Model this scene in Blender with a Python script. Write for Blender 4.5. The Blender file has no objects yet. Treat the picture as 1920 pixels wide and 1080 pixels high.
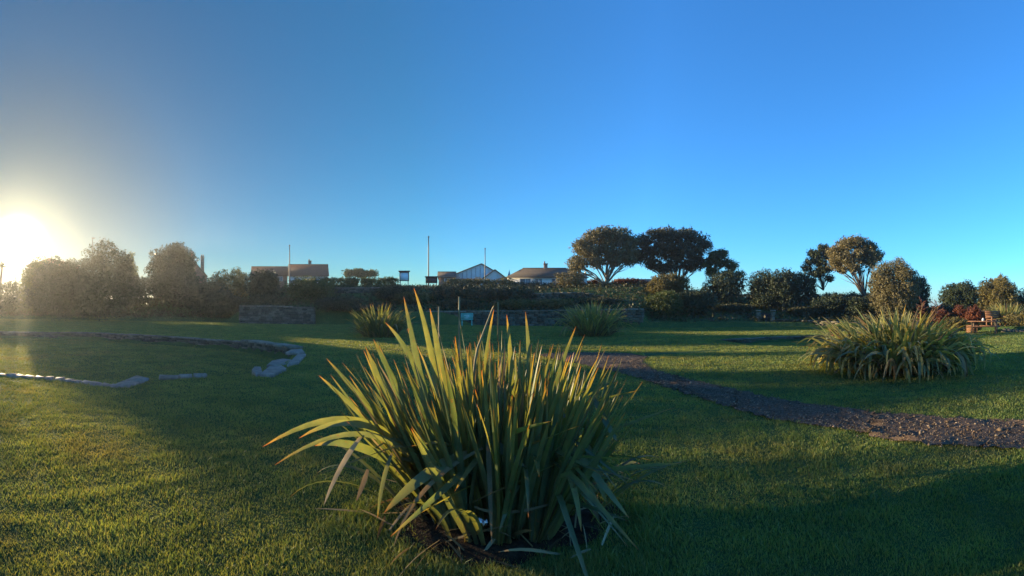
import bpy, math, random
import numpy as np
R = math.radians
sc = bpy.context.scene
col = sc.collection
F, HZ, CAM = 848.0, 575.0, 1.6          # the photo is a phone panorama: pixels per radian, horizon row, eye height
# ------------------------------------------------------------------ camera
cd = bpy.data.cameras.new('camera'); cam = bpy.data.objects.new('camera', cd); col.objects.link(cam)
cam.location = (0, 0, CAM); cam.rotation_euler = (R(90), 0, 0)
cd.type = 'PANO'; cd.panorama_type = 'CENTRAL_CYLINDRICAL'
cd.central_cylindrical_range_u_min, cd.central_cylindrical_range_u_max = -960 / F, 960 / F
cd.central_cylindrical_range_v_min, cd.central_cylindrical_range_v_max = (HZ - 1080) / F, HZ / F
cd.central_cylindrical_radius = 1.0
cd.clip_start = 0.05; cd.clip_end = 6000
sc.camera = cam
# ------------------------------------------------------------------ light
SUN_AZ, SUN_EL = (33 - 960) / F, math.atan((HZ - 460) / F)       # azimuth from +Y, negative to the left
SD = (math.sin(SUN_AZ) * math.cos(SUN_EL), math.cos(SUN_AZ) * math.cos(SUN_EL), math.sin(SUN_EL))
SUN_STRENGTH, SKY_STRENGTH, EXPOSURE = 4.1, 0.15, 1.68
sl = bpy.data.lights.new('sun', 'SUN'); sl.energy = SUN_STRENGTH; sl.angle = R(0.5); sl.color = (1.0, 0.77, 0.46)
so = bpy.data.objects.new('sun', sl); col.objects.link(so)
so.rotation_euler = (R(90) - SUN_EL, 0, -SUN_AZ + math.pi)
from mathutils import Vector
so.rotation_euler = Vector(SD).to_track_quat('Z', 'Y').to_euler()
w = bpy.data.worlds.new('World'); sc.world = w; w.use_nodes = True
nt = w.node_tree; nt.nodes.clear()
def nd(t, k, **kw):
    n = t.nodes.new(k)
    for a, b in kw.items(): setattr(n, a, b)
    return n
out = nd(nt, 'ShaderNodeOutputWorld'); bg = nd(nt, 'ShaderNodeBackground')
sky = nd(nt, 'ShaderNodeTexSky', sky_type='NISHITA', sun_disc=False, sun_elevation=SUN_EL, sun_rotation=SUN_AZ,
         altitude=0, air_density=1.0, dust_density=0.0, ozone_density=6.0)
geo = nd(nt, 'ShaderNodeTexCoord')
dot = nd(nt, 'ShaderNodeVectorMath', operation='DOT_PRODUCT'); dot.inputs[1].default_value = SD
nt.links.new(geo.outputs['Generated'], dot.inputs[0])
clampn = nd(nt, 'ShaderNodeMath', operation='MAXIMUM'); clampn.inputs[1].default_value = 0
nt.links.new(dot.outputs['Value'], clampn.inputs[0])
# the clear sky is deepest blue away from the sun and greys towards it
dr = nd(nt, 'ShaderNodeValToRGB'); el_ = dr.color_ramp.elements
while len(el_) < 4: el_.new(.5)
for e_, (p_, v_) in zip(el_, ((.2, 1.0), (.65, .50), (.92, .27), (1.0, .12))): e_.position = p_; e_.color = (v_ * .84, v_ * (1.0 + .08 * (p_ > .5)), v_ * (1.0 - .10 * (p_ > .5)), 1)
nt.links.new(dot.outputs['Value'], dr.inputs[0])
hs = nd(nt, 'ShaderNodeVectorMath', operation='MULTIPLY')
nt.links.new(sky.outputs[0], hs.inputs[0]); nt.links.new(dr.outputs[0], hs.inputs[1])
acc = hs.outputs[0]
# the aureole round the low sun: forward scattering the sky model leaves out
for power, colr in ((2200, (60, 55, 42)), (200, (1.7, 1.45, .75)), (20, (.17, .20, .05))):
    pw = nd(nt, 'ShaderNodeMath', operation='POWER'); pw.inputs[1].default_value = power
    nt.links.new(clampn.outputs[0], pw.inputs[0])
    sc_ = nd(nt, 'ShaderNodeVectorMath', operation='SCALE'); sc_.inputs[0].default_value = colr
    nt.links.new(pw.outputs[0], sc_.inputs['Scale'])
    ad = nd(nt, 'ShaderNodeVectorMath', operation='ADD')
    nt.links.new(acc, ad.inputs[0]); nt.links.new(sc_.outputs[0], ad.inputs[1]); acc = ad.outputs[0]
nt.links.new(acc, bg.inputs[0]); bg.inputs[1].default_value = SKY_STRENGTH
nt.links.new(bg.outputs[0], out.inputs[0])
vs = sc.view_settings; vs.view_transform = 'Standard'; vs.look = 'None'; vs.exposure = EXPOSURE; vs.gamma = 1
sc.render.engine = 'CYCLES'
cy = sc.cycles; cy.use_denoising = True; cy.max_bounces = 6; cy.diffuse_bounces = 3; cy.transmission_bounces = 4
cy.volume_bounces = 0; cy.glossy_bounces = 2; cy.transparent_max_bounces = 6; cy.caustics_reflective = False
HAZE = 0.00055
# ------------------------------------------------------------------ helpers
rng = np.random.default_rng(7)
PXC, ROT = None, 0.0
def aim(px=None):
    """the next things are laid out straight ahead and then swung round the viewpoint to the bearing of photo column px"""
    global PXC, ROT
    PXC, ROT = px, (0.0 if px is None else -(px - 960) / F)
def swing(v):
    v = np.array(v, float); ca, sa = math.cos(ROT), math.sin(ROT); x, y = v[..., 0].copy(), v[..., 1].copy()
    v[..., 0], v[..., 1] = x * ca - y * sa, x * sa + y * ca; return v
def polar(px, r): a = (px - 960) / F; return (r * math.sin(a), r * math.cos(a))
def P(x, y, D):
    z = CAM + (HZ - y) / F * D
    return np.array((*polar(x, D), z)) if PXC is None else np.array(((x - PXC) / F * D, D, z))
def G(x, y): return polar(x, CAM * F / (y - HZ))
class MB:
    def __init__(s): s.v = []; s.f = []; s.n = 0; s.a = []
    def add(s, v, faces, a=None):
        v = np.asarray(v, float); s.v.append(v)
        if not isinstance(faces, (list, tuple)) or (len(faces) and not hasattr(faces[0], '__len__')): faces = [faces]
        if isinstance(faces, np.ndarray): faces = [faces]
        grp = {}
        for f in faces:
            f = np.asarray(f)
            if f.ndim == 1: f = f[None]
            grp.setdefault(f.shape[1], []).append(f)
        for k, l in grp.items(): s.f.append(np.concatenate(l) + s.n)
        s.a.append(np.zeros(len(v)) if a is None else np.asarray(a, float)); s.n += len(v)
    def box(s, c, size, rz=0, jit=0):
        hx, hy, hz = [q / 2 for q in size]
        v = np.array([(x, y, z) for z in (-hz, hz) for x, y in ((-hx, -hy), (hx, -hy), (hx, hy), (-hx, hy))], float)
        if jit: v += rng.uniform(-jit, jit, v.shape)
        ca, sa = math.cos(rz), math.sin(rz)
        v = np.stack([v[:, 0] * ca - v[:, 1] * sa, v[:, 0] * sa + v[:, 1] * ca, v[:, 2]], 1) + np.asarray(c)
        s.add(v, [(0, 3, 2, 1), (4, 5, 6, 7), (0, 1, 5, 4), (1, 2, 6, 5), (2, 3, 7, 6), (3, 0, 4, 7)])
    def tube(s, pts, rad, n=7):
        pts = np.asarray(pts, float); m = len(pts); rad = np.broadcast_to(rad, (m,))
        tg = np.gradient(pts, axis=0); tg /= np.linalg.norm(tg, axis=1)[:, None] + 1e-9
        ref = np.where(np.abs(tg[:, 2:3]) > .9, [[1., 0, 0]], [[0, 0, 1.]])
        u = np.cross(tg, ref); u /= np.linalg.norm(u, axis=1)[:, None]; w_ = np.cross(tg, u)
        an = np.arange(n) * 2 * math.pi / n
        v = (pts[:, None] + rad[:, None, None] * (u[:, None] * np.cos(an)[None, :, None] + w_[:, None] * np.sin(an)[None, :, None])).reshape(-1, 3)
        i = np.arange(m - 1)[:, None] * n; j = np.arange(n)[None]; k = (j + 1) % n
        q = np.stack([i + j, i + k, i + n + k, i + n + j], -1).reshape(-1, 4)
        s.add(v, [q, np.arange(n)[::-1][None], (np.arange(n) + (m - 1) * n)[None]], np.repeat(np.linspace(0, 1, m), n))
    def build(s, name, mat, parent=None, origin=(0, 0, 0), smooth=False, attr=False):
        origin = tuple(swing(origin)); V = swing(np.concatenate(s.v)) - np.asarray(origin)
        me = bpy.data.meshes.new(name); me.vertices.add(len(V)); me.vertices.foreach_set('co', V.astype(np.float32).ravel())
        lv = np.concatenate([f.ravel() for f in s.f]); tot = np.concatenate([np.full(len(f), f.shape[1]) for f in s.f])
        me.loops.add(len(lv)); me.loops.foreach_set('vertex_index', lv.astype(np.int32))
        me.polygons.add(len(tot)); me.polygons.foreach_set('loop_start', np.concatenate([[0], np.cumsum(tot)[:-1]]).astype(np.int32))
        me.polygons.foreach_set('loop_total', tot.astype(np.int32))
        if smooth: me.polygons.foreach_set('use_smooth', np.ones(len(tot), bool))
        me.update(calc_edges=True)
        if attr:
            at = me.attributes.new('along', 'FLOAT', 'POINT'); at.data.foreach_set('value', np.concatenate(s.a).astype(np.float32))
        me.materials.append(mat)
        o = bpy.data.objects.new(name, me); col.objects.link(o)
        if parent: o.parent = parent
        else: o.location = origin
        return o
def tag(o, label=None, cat=None, group=None, kind=None):
    if label: o['label'] = label
    if cat: o['category'] = cat
    if group: o['group'] = group
    if kind: o['kind'] = kind
    return o
def thing(name, label, cat, loc, group=None, rz=0):
    o = bpy.data.objects.new(name, None); col.objects.link(o); o.location = swing(loc); o.rotation_euler = (0, 0, rz); o.empty_display_size = .2
    return tag(o, label, cat, group)
# ------------------------------------------------------------------ materials
def mat(name, build):
    m = bpy.data.materials.new(name); m.use_nodes = True; t = m.node_tree; t.nodes.clear()
    o = nd(t, 'ShaderNodeOutputMaterial'); build(t, o); return m
def ramp(t, src, stops):
    r = nd(t, 'ShaderNodeValToRGB'); e = r.color_ramp.elements
    while len(e) < len(stops): e.new(.5)
    for el, (p, c) in zip(e, stops): el.position = p; el.color = (*c, 1)
    t.links.new(src, r.inputs[0]); return r.outputs[0]
def noise(t, scale, detail=4, rough=.6):
    g = nd(t, 'ShaderNodeNewGeometry'); n = nd(t, 'ShaderNodeTexNoise')
    n.inputs['Scale'].default_value = scale; n.inputs['Detail'].default_value = detail; n.inputs['Roughness'].default_value = rough
    t.links.new(g.outputs['Position'], n.inputs['Vector']); return n.outputs[0]
def mix(t, fac, a, b, mode='MIX'):
    m = nd(t, 'ShaderNodeMix', data_type='RGBA', blend_type=mode)
    for s_, v in ((0, fac), (6, a), (7, b)):
        if hasattr(v, 'is_linked'): t.links.new(v, m.inputs[s_])
        elif isinstance(v, tuple): m.inputs[s_].default_value = (*v, 1)
        else: m.inputs[s_].default_value = v
    return m.outputs[2]
def bump(t, h, dist, strength=1):
    b = nd(t, 'ShaderNodeBump'); b.inputs['Distance'].default_value = dist; b.inputs['Strength'].default_value = strength
    t.links.new(h, b.inputs['Height']); return b.outputs[0]
def simple(name, stops, scale, rough=.8, bd=0, spec=.3, scale2=None, metal=0):
    def b(t, o):
        p = nd(t, 'ShaderNodeBsdfPrincipled'); n = noise(t, scale)
        t.links.new(ramp(t, n, stops), p.inputs['Base Color']); p.inputs['Roughness'].default_value = rough
        p.inputs['Specular IOR Level'].default_value = spec; p.inputs['Metallic'].default_value = metal
        if bd: t.links.new(bump(t, noise(t, scale2 or scale * 2), bd), p.inputs['Normal'])
        t.links.new(p.outputs[0], o.inputs[0])
    return mat(name, b)
def leafmat(name, c0, c1, c2, trans=.35, tcol=None, scale=.6, rough=.55, spec=.3, patch=0):
    """leaf colours vary leaf by leaf and clump by clump"""
    def b(t, o):
        g = nd(t, 'ShaderNodeNewGeometry'); n = noise(t, scale, 3)
        a = ramp(t, g.outputs['Random Per Island'], ((0, c0), (.55, c1), (1, c2)))
        k = ramp(t, n, ((.3, (.62, .66, .66)), (.7, (1.25, 1.2, 1.1))))
        c = mix(t, 1.0, a, k, 'MULTIPLY')
        if patch: c = mix(t, ramp(t, noise(t, patch, 5, .7), ((.52, (0, 0, 0)), (.70, (.65, .65, .65)))), c, (.25, .215, .085))
        p = nd(t, 'ShaderNodeBsdfPrincipled'); t.links.new(c, p.inputs['Base Color'])
        p.inputs['Roughness'].default_value = rough; p.inputs['Specular IOR Level'].default_value = spec
        tr = nd(t, 'ShaderNodeBsdfTranslucent')
        t.links.new(mix(t, 1.0, c, tcol or (1.5, 1.4, .7), 'MULTIPLY'), tr.inputs[0])
        mx = nd(t, 'ShaderNodeMixShader'); mx.inputs[0].default_value = trans
        t.links.new(p.outputs[0], mx.inputs[1]); t.links.new(tr.outputs[0], mx.inputs[2]); t.links.new(mx.outputs[0], o.inputs[0])
    return mat(name, b)
def flaxmat(name, base, mid, lit, tip, trans=.4):
    def b(t, o):
        g = nd(t, 'ShaderNodeNewGeometry'); at = nd(t, 'ShaderNodeAttribute', attribute_name='along')
        rnd = g.outputs['Random Per Island']
        a = ramp(t, at.outputs['Fac'], ((0, base), (.3, mid), (.86, mid), (.955, lit), (.992, tip)))  # lit is only a warmer colour band just below the leaf tip
        v = ramp(t, rnd, ((0, (.6, .75, .8)), (.5, (1, 1, 1)), (.93, (1.35, 1.25, .9)), (1, (2.0, 1.5, .9))))
        c = mix(t, 1, a, v, 'MULTIPLY')
        st = nd(t, 'ShaderNodeTexNoise'); st.inputs['Scale'].default_value = 9; st.inputs['Detail'].default_value = 3
        t.links.new(g.outputs['Position'], st.inputs['Vector'])
        c = mix(t, 1, c, ramp(t, st.outputs[0], ((.35, (.75, .8, .8)), (.65, (1.2, 1.15, 1.05)))), 'MULTIPLY')
        c = mix(t, ramp(t, noise(t, 38, 2), ((.62, (0, 0, 0)), (.74, (.75, .75, .75)))), c, (.16, .095, .045))
        p = nd(t, 'ShaderNodeBsdfPrincipled'); t.links.new(c, p.inputs['Base Color'])
        p.inputs['Roughness'].default_value = .42; p.inputs['Specular IOR Level'].default_value = .45
        tr = nd(t, 'ShaderNodeBsdfTranslucent'); t.links.new(mix(t, 1, c, (2.3, 1.8, .55), 'MULTIPLY'), tr.inputs[0])
        mx = nd(t, 'ShaderNodeMixShader'); mx.inputs[0].default_value = trans
        t.links.new(p.outputs[0], mx.inputs[1]); t.links.new(tr.outputs[0], mx.inputs[2]); t.links.new(mx.outputs[0], o.inputs[0])
    return mat(name, b)
def lawn_build(t, o):
    p = nd(t, 'ShaderNodeBsdfPrincipled'); p.inputs['Roughness'].default_value = .95; p.inputs['Specular IOR Level'].default_value = .1
    c = ramp(t, noise(t, 1.2, 6), ((.3, (.055, .105, .038)), (.55, (.080, .135, .046)), (.75, (.115, .150, .055))))
    c = mix(t, 1, c, ramp(t, noise(t, 25, 5, .8), ((.3, (.5, .55, .5)), (.7, (1.3, 1.3, 1.2)))), 'MULTIPLY')
    t.links.new(c, p.inputs['Base Color']); t.links.new(bump(t, noise(t, 30, 5, .8), .05), p.inputs['Normal']); t.links.new(p.outputs[0], o.inputs[0])
M = {}
M['lawn'] = mat('lawn_turf', lawn_build)
M['grass'] = leafmat('grass_blades', (.125, .210, .068), (.180, .255, .078), (.260, .275, .100), .42, (1.7, 1.3, .40), .9, .5, .3, .55)
M['path'] = simple('gravel_path', ((.3, (.062, .041, .028)), (.5, (.108, .076, .053)), (.62, (.145, .104, .074)), (.78, (.22, .17, .125))), 22, .95, .03, .15, 40)
M['pebble'] = leafmat('pebbles', (.075, .050, .034), (.135, .096, .066), (.30, .235, .175), 0, None, 3, .85, .2)
M['soil'] = simple('bare_soil', ((.35, (.020, .014, .010)), (.65, (.055, .036, .024))), 14, .95, .04, .1, 30)
M['stone'] = leafmat('wall_stone', (.070, .064, .050), (.115, .104, .082), (.185, .168, .135), 0, None, 7, .9, .2)
M['cap'] = leafmat('cap_stone', (.13, .115, .088), (.185, .163, .13), (.26, .23, .185), 0, None, 6, .8, .3)
M['slab'] = simple('paving_slab', ((.3, (.13, .112, .09)), (.55, (.22, .19, .155)), (.75, (.33, .29, .24))), 5, .7, .01, .35, 30)
M['bark'] = simple('bark', ((.3, (.075, .060, .048)), (.7, (.17, .14, .11))), 9, .9, .03, .15)
M['palebark'] = simple('pale_bark', ((.3, (.20, .16, .12)), (.7, (.34, .28, .21))), 7, .85, .02, .2)
M['dark'] = leafmat('dark_evergreen', (.024, .040, .021), (.042, .062, .031), (.062, .080, .042), .07)
M['green'] = leafmat('mid_green_leaves', (.044, .070, .024), (.076, .104, .036), (.125, .14, .054), .3)
M['olive'] = leafmat('olive_leaves', (.095, .090, .034), (.155, .140, .052), (.23, .19, .078), .3, (1.3, 1.15, .7))
M['brown'] = leafmat('bronze_leaves', (.100, .098, .052), (.180, .164, .090), (.285, .240, .135), .28, (1.2, 1.1, .75))
M['umber'] = leafmat('umber_leaves', (.042, .048, .028), (.074, .076, .042), (.125, .110, .064), .26, (1.2, 1.1, .75))
M['red'] = leafmat('russet_leaves', (.10, .036, .022), (.17, .060, .036), (.24, .10, .055), .3, (1.4, 1.0, .7))
M['straw'] = leafmat('straw_leaves', (.20, .14, .065), (.29, .21, .11), (.38, .29, .17), .3, (1.2, 1.1, .8))
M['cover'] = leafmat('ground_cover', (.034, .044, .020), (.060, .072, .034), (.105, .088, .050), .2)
M['flax'] = flaxmat('flax_leaf', (.13, .12, .062), (.105, .140, .075), (.21, .165, .06), (.27, .10, .035), .42)
M['flaxpale'] = flaxmat('pale_flax_leaf', (.17, .165, .085), (.21, .22, .115), (.30, .27, .15), (.26, .17, .09), .40)
M['dead'] = leafmat('dead_leaf', (.13, .085, .04), (.24, .18, .09), (.42, .35, .22), .35, (1.3, 1.1, .8), 6)
M['stalk'] = simple('flower_stalk', ((.3, (.16, .12, .055)), (.7, (.30, .24, .12))), 12, .6)
M['seed'] = leafmat('seed_pods', (.06, .025, .018), (.12, .045, .03), (.18, .08, .05), 0)
M['rooftile'] = simple('brown_roof_tiles', ((.3, (.060, .036, .030)), (.7, (.105, .064, .052))), 3, .85, .02, .2, 9)
M['roofgrey'] = simple('grey_roof_tiles', ((.3, (.060, .052, .046)), (.7, (.115, .098, .085))), 3, .8, .02, .25, 9)
M['roofhip'] = simple('weathered_roof_tiles', ((.3, (.050, .042, .034)), (.7, (.090, .074, .060))), 2.5, .85, .02, .2, 9)
M['render'] = simple('white_render', ((.3, (.56, .55, .52)), (.7, (.72, .71, .68))), 2, .85, 0, .25)
M['brick'] = simple('brick', ((.3, (.18, .10, .07)), (.7, (.30, .19, .14))), 4, .9, .01, .2, 14)
M['white'] = simple('white_paint', ((.3, (.72, .72, .72)), (.7, (.82, .82, .81))), 3, .5, 0, .4)
M['glass'] = simple('window_glass', ((.3, (.10, .15, .18)), (.7, (.16, .22, .25))), 1, .08, 0, .6)
M['cladding'] = simple('pale_cladding', ((.3, (.58, .62, .62)), (.7, (.70, .74, .73))), 2, .6, 0, .3)
M['pole'] = simple('grey_metal', ((.3, (.06, .058, .056)), (.7, (.10, .096, .092))), 4, .5, 0, .5)
M['darkmetal'] = simple('dark_metal', ((.3, (.018, .018, .020)), (.7, (.04, .04, .042))), 6, .5, 0, .4)
M['wood'] = simple('warm_timber', ((.3, (.17, .085, .045)), (.7, (.29, .155, .085))), 9, .7, .005, .25)
M['woodgrey'] = simple('grey_timber', ((.3, (.12, .085, .06)), (.7, (.22, .16, .11))), 9, .8, .005, .2)
M['signgreen'] = simple('green_sign_face', ((.3, (.10, .36, .30)), (.7, (.14, .44, .37))), 6, .45, 0, .4)
M['paper'] = simple('white_card', ((.3, (.74, .75, .76)), (.7, (.8, .8, .8))), 8, .7)
M['bird'] = simple('dark_feathers', ((.3, (.05, .05, .055)), (.7, (.09, .09, .095))), 8, .8)
# ------------------------------------------------------------------ terrain
LAWN = np.array([polar(*q) for q in ((-600, 58), (-300, 60), (0, 59), (130, 56), (230, 50), (330, 50), (450, 43.6), (600, 41), (960, 39), (1200, 34.6), (1540, 36.2), (1800, 30.5), (1920, 28.5), (2100, 27), (2300, 28), (2700, 32))] + [(15, -35), (-30, -35), (-52, -22)], float)
PITL = np.array([G(-60, 620), G(0, 622), G(180, 624), G(330, 632), G(455, 641), G(505, 648), G(556, 656.5), G(545, 676), G(508, 690), G(480, 701), G(385, 707), G(268, 711), G(226, 726), G(120, 713), G(0, 703), G(-120, 690)])
PITR = np.array([G(1345, 637.5), G(1440, 632.5), G(1535, 629), G(1640, 629), G(1660, 648), G(1560, 652), G(1400, 649)])
def sdist(X, Y, poly):
    """signed distance to a polygon, positive outside"""
    d = np.full(X.shape, 1e9); ins = np.zeros(X.shape, bool); n = len(poly)
    for i in range(n):
        a, b = poly[i], poly[(i + 1) % n]; e = b - a
        t = np.clip(((X - a[0]) * e[0] + (Y - a[1]) * e[1]) / (e @ e), 0, 1)
        d = np.minimum(d, np.hypot(X - a[0] - t * e[0], Y - a[1] - t * e[1]))
        c = ((a[1] > Y) != (b[1] > Y)) & (X < e[0] * (Y - a[1]) / (e[1] if e[1] else 1e-9) + a[0]); ins ^= c
    return np.where(ins, -d, d)
def ss(a, b, x): t = np.clip((x - a) / (b - a), 0, 1); return t * t * (3 - 2 * t)
def height(X, Y):
    X = np.asarray(X, float); Y = np.asarray(Y, float)
    d = sdist(X, Y, LAWN); px = 960 + F * np.arctan2(X, Y)
    hup = np.interp(px, [-300, 380, 480, 1150, 1350, 1500, 1620, 1760, 2000], [1.2, 2.2, 2.6, 2.7, 2.4, 2.0, 1.3, .3, .3])
    wj = np.interp(px, [430, 452, 1205, 1215, 1700], [.35, 1.15, 1.15, .4, .3])
    h = wj * ss(.25, .6, d) + hup * ss(.3, 15, d) + np.clip(d - 15, 0, 80) * .012 * (hup > .5)
    h += .04 * np.sin(X * .31 + 1) * np.sin(Y * .27) * ss(6, 20, np.hypot(X, Y)) * (d < 0)
    for pit, dep in ((PITL, .40), (PITR, .28)):
        h -= dep * ss(-.02, .28, -sdist(X, Y, pit))
    return h
def hz(x, y):
    q = swing(np.array([x, y, 0.])); return float(height(q[:1], q[1:2])[0])
PATH_FAR = [(1012, 664), (1040, 661), (1090, 659.5), (1180, 662), (1212, 669), (1203, 680), (1225, 695), (1290, 712), (1370, 730), (1440, 745), (1530, 760), (1610, 770), (1700, 779), (1800, 785), (1920, 790), (2150, 792)]
PATH_NEAR = [(1012, 665), (1030, 671), (1060, 679), (1085, 682), (1120, 691), (1190, 707), (1260, 731), (1340, 756), (1420, 780), (1500, 795), (1570, 804), (1640, 819), (1700, 832), (1760, 838), (1920, 840), (2150, 850)]
def resample(pts, n):
    pts = np.array(pts, float); s = np.concatenate([[0], np.cumsum(np.hypot(*np.diff(pts, axis=0).T))]); t = np.linspace(0, s[-1], n)
    return np.stack([np.interp(t, s, pts[:, k]) for k in range(pts.shape[1])], 1)
pf = resample([G(*p) for p in PATH_FAR], 160); pn = resample([G(*p) for p in PATH_NEAR], 160)
PATHPOLY = np.concatenate([pf, pn[::-1]])
TAIL = np.array([G(1205, 660.5), G(1280, 659), G(1350, 656.5), G(1352, 658.5), G(1290, 662), G(1212, 667)])
def axis(lo, hi, step, far, growth=1.35):
    a = list(np.arange(lo, hi + 1e-6, step)); s = step; x = lo
    left = []
    while x > -far: s *= growth; x -= s; left.append(x)
    s = step; x = hi; right = []
    while x < far: s *= growth; x += s; right.append(x)
    return np.array(left[::-1] + a + right)
gx, gy = axis(-62, 38, .3, 800), axis(0, 52, .3, 800)
XX, YY = np.meshgrid(gx, gy); ZZ = height(XX, YY)
mb = MB(); nx = len(gx); i = np.arange(len(gy) - 1)[:, None] * nx; j = np.arange(nx - 1)[None]
mb.add(np.stack([XX, YY, ZZ], -1).reshape(-1, 3), np.stack([i + j, i + j + 1, i + nx + j + 1, i + nx + j], -1).reshape(-1, 4))
tag(mb.build('ground', M['lawn'], smooth=True), 'sunken green lawn ringed by banks', None, None, 'structure')
# gravel path, following the ground
mb = MB(); nk = 14
tt = np.linspace(0, 1, nk)[None, :, None]
jf = pf + rng.normal(0, .05, pf.shape); jn = pn + rng.normal(0, .05, pn.shape)
pp = (jf[:, None] * (1 - tt) + jn[:, None] * tt).reshape(-1, 2)
zz = height(pp[:, 0], pp[:, 1]) + .012 + rng.uniform(0, .018, len(pp))
i = np.arange(159)[:, None] * nk; j = np.arange(nk - 1)[None]
mb.add(np.column_stack([pp, zz]), np.stack([i + j, i + j + 1, i + nk + j + 1, i + nk + j], -1).reshape(-1, 4))
tag(mb.build('path', M['path'], smooth=True), 'winding dark gravel path across the lawn', None, None, 'structure')
def scatter_stones(n):
    u = rng.random(n) ** .8; k = np.clip((158 * (1 - u)).astype(int) * 0 + rng.integers(4, 155, n), 0, 158); f = rng.random(n)
    q = pf[k] * (1 - f[:, None]) + pn[k] * f[:, None] + rng.normal(0, .06, (n, 2)); return q
mb = MB(); q = scatter_stones(14000); s_ = rng.gamma(1.4, .0036, len(q)) + .003
oc = np.array([(1, 0, 0), (0, 1, 0), (-1, 0, 0), (0, -1, 0), (0, 0, .8), (0, 0, -.4)], float)
fc = np.array([(0, 1, 4), (1, 2, 4), (2, 3, 4), (3, 0, 4), (1, 0, 5), (2, 1, 5), (3, 2, 5), (0, 3, 5)])
hq = height(q[:, 0], q[:, 1]) + .025
vv = oc[None] * s_[:, None, None] * rng.uniform(.6, 1.5, (len(q), 6, 3)) + np.column_stack([q, hq])[:, None]
mb.add(vv.reshape(-1, 3), (fc[None] + (np.arange(len(q)) * 6)[:, None, None]).reshape(-1, 3))
tag(mb.build('gravel', M['pebble']), 'loose stones scattered along the dark path', 'gravel', None, 'stuff')
# ------------------------------------------------------------------ grass blades
RF = polar(1684, 11.5)
def grass():
    n = 1750000
    u = rng.random(n); a_, lo, hi = .4, 1.6 ** .4, 75 ** .4
    r = (lo + u * (hi - lo)) ** (1 / a_); ang = rng.uniform(-R(74), R(74), n)
    X = r * np.sin(ang); Y = r * np.cos(ang)
    keep = (sdist(X, Y, LAWN) < .6) & (sdist(X, Y, PATHPOLY) > rng.uniform(-.13, .05, n)) & (sdist(X, Y, TAIL) > .0)
    bare = np.hypot((X + .08) / .80, (Y - 3.40) / .54) < rng.uniform(.75, 1.15, n); keep &= ~bare
    bare2 = np.hypot(X - RF[0], Y - RF[1]) < 1.0; keep &= ~bare2
    X, Y, r = X[keep], Y[keep], r[keep]; n = len(X)
    cl = np.sin(X * 5.1 + 2 * np.sin(Y * 2.3)) * np.sin(Y * 6.3 + 2 * np.sin(X * 3.1)) + .6 * np.sin(X * 13 + Y * 5) * np.sin(Y * 11 - X * 7)
    hgt = (.022 + .009 * cl) * rng.gamma(9, 1 / 9, n) * (1 + .014 * r); hgt = np.clip(hgt, .012, .12)
    near = np.hypot((X + .08) / 1.02, (Y - 3.36) / .74); hgt *= 1 + 1.1 * np.exp(-((near - 1) / .18) ** 2)   # longer unmown tufts round the clump
    wd = .0023 * (r / 3) ** .85 * rng.uniform(.7, 1.4, n)
    az = rng.uniform(0, 2 * math.pi, n); lean = rng.uniform(.1, .85, n) * hgt * 1.1; fa = rng.uniform(0, 2 * math.pi, n)
    Z = height(X, Y) - .004
    b = np.column_stack([X, Y, Z]); sdx = np.column_stack([np.cos(fa), np.sin(fa), np.zeros(n)]) * wd[:, None]
    ld = np.column_stack([np.cos(az) * lean, np.sin(az) * lean, np.zeros(n)]); up = np.zeros((n, 3)); up[:, 2] = hgt
    V = np.stack([b - sdx, b + sdx, b + .35 * ld + .6 * up + .8 * sdx, b + .35 * ld + .6 * up - .8 * sdx, b + ld + up], 1).reshape(-1, 3)
    k = np.arange(n)[:, None] * 5
    m = MB(); m.v.append(V); m.n = len(V); m.a.append(np.zeros(1)); m.f = [k + np.array([[0, 1, 2, 3]]), k + np.array([[3, 2, 4]])]
    return tag(m.build('grass', M['grass']), 'short mown grass covering the lawn', 'grass', None, 'stuff')
grass()
# ------------------------------------------------------------------ stone walls
def stone_wall(name, label, line, z0, z1, th=.4, sl=.42, sh=.15, cap=.09, group=None, capmat='cap', cat='stone wall'):
    """line: list of (X, Y); z1 a number or one per point; coursed stones of uneven size with a cap"""
    line = np.array(line, float); zz1 = np.broadcast_to(z1, (len(line),)).astype(float); zz0 = np.broadcast_to(z0, (len(line),)).astype(float)
    org = (line[0, 0], line[0, 1], float(zz0[0])); root = thing(name, label, cat, org, group)
    w1, w2 = MB(), MB()
    for a, b, ta, tb, ba, bb in zip(line[:-1], line[1:], zz1[:-1], zz1[1:], zz0[:-1], zz0[1:]):
        e = b - a; L = math.hypot(*e); rz = math.atan2(e[1], e[0]); d = e / L
        x = 0
        nlev = max(2, round((ta - ba) / sh))
        for lv in range(nlev):
            x = rng.uniform(-.2, 0) * sl
            while x < L:
                l = sl * rng.uniform(.5, 1.5); l = min(l, L - x + .05); m = (x + l / 2) / L; m = min(max(m, 0), 1)
                zb, zt = ba + (bb - ba) * m, ta + (tb - ta) * m; hh = (zt - zb - cap) / nlev
                c = a + d * (x + l / 2)
                w1.box((c[0], c[1], zb + hh * (lv + .5)), (l - .015, th + rng.uniform(-.07, .05), hh - .012), rz, .012); x += l
        x = 0
        while x < L:
            l = min(sl * rng.uniform(1.2, 2.4), L - x + .02); m = (x + l / 2) / L; zt = ta + (tb - ta) * min(m, 1); c = a + d * (x + l / 2)
            w2.box((c[0], c[1], zt - cap / 2 + rng.uniform(0, .015)), (l - .012, th + .09, cap), rz, .014); x += l
    w1.build('stones', M['stone'], root, org); w2.build('capstones', M[capmat], root, org)
    return root
def inset(poly, k): return poly
far = [PITL[k] for k in range(0, 5)]
stone_wall('retaining_wall', 'long low dry stone wall along the far side of the sunken lawn at left', far, -.42, .02, .36, .45, .11, .05)
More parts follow.
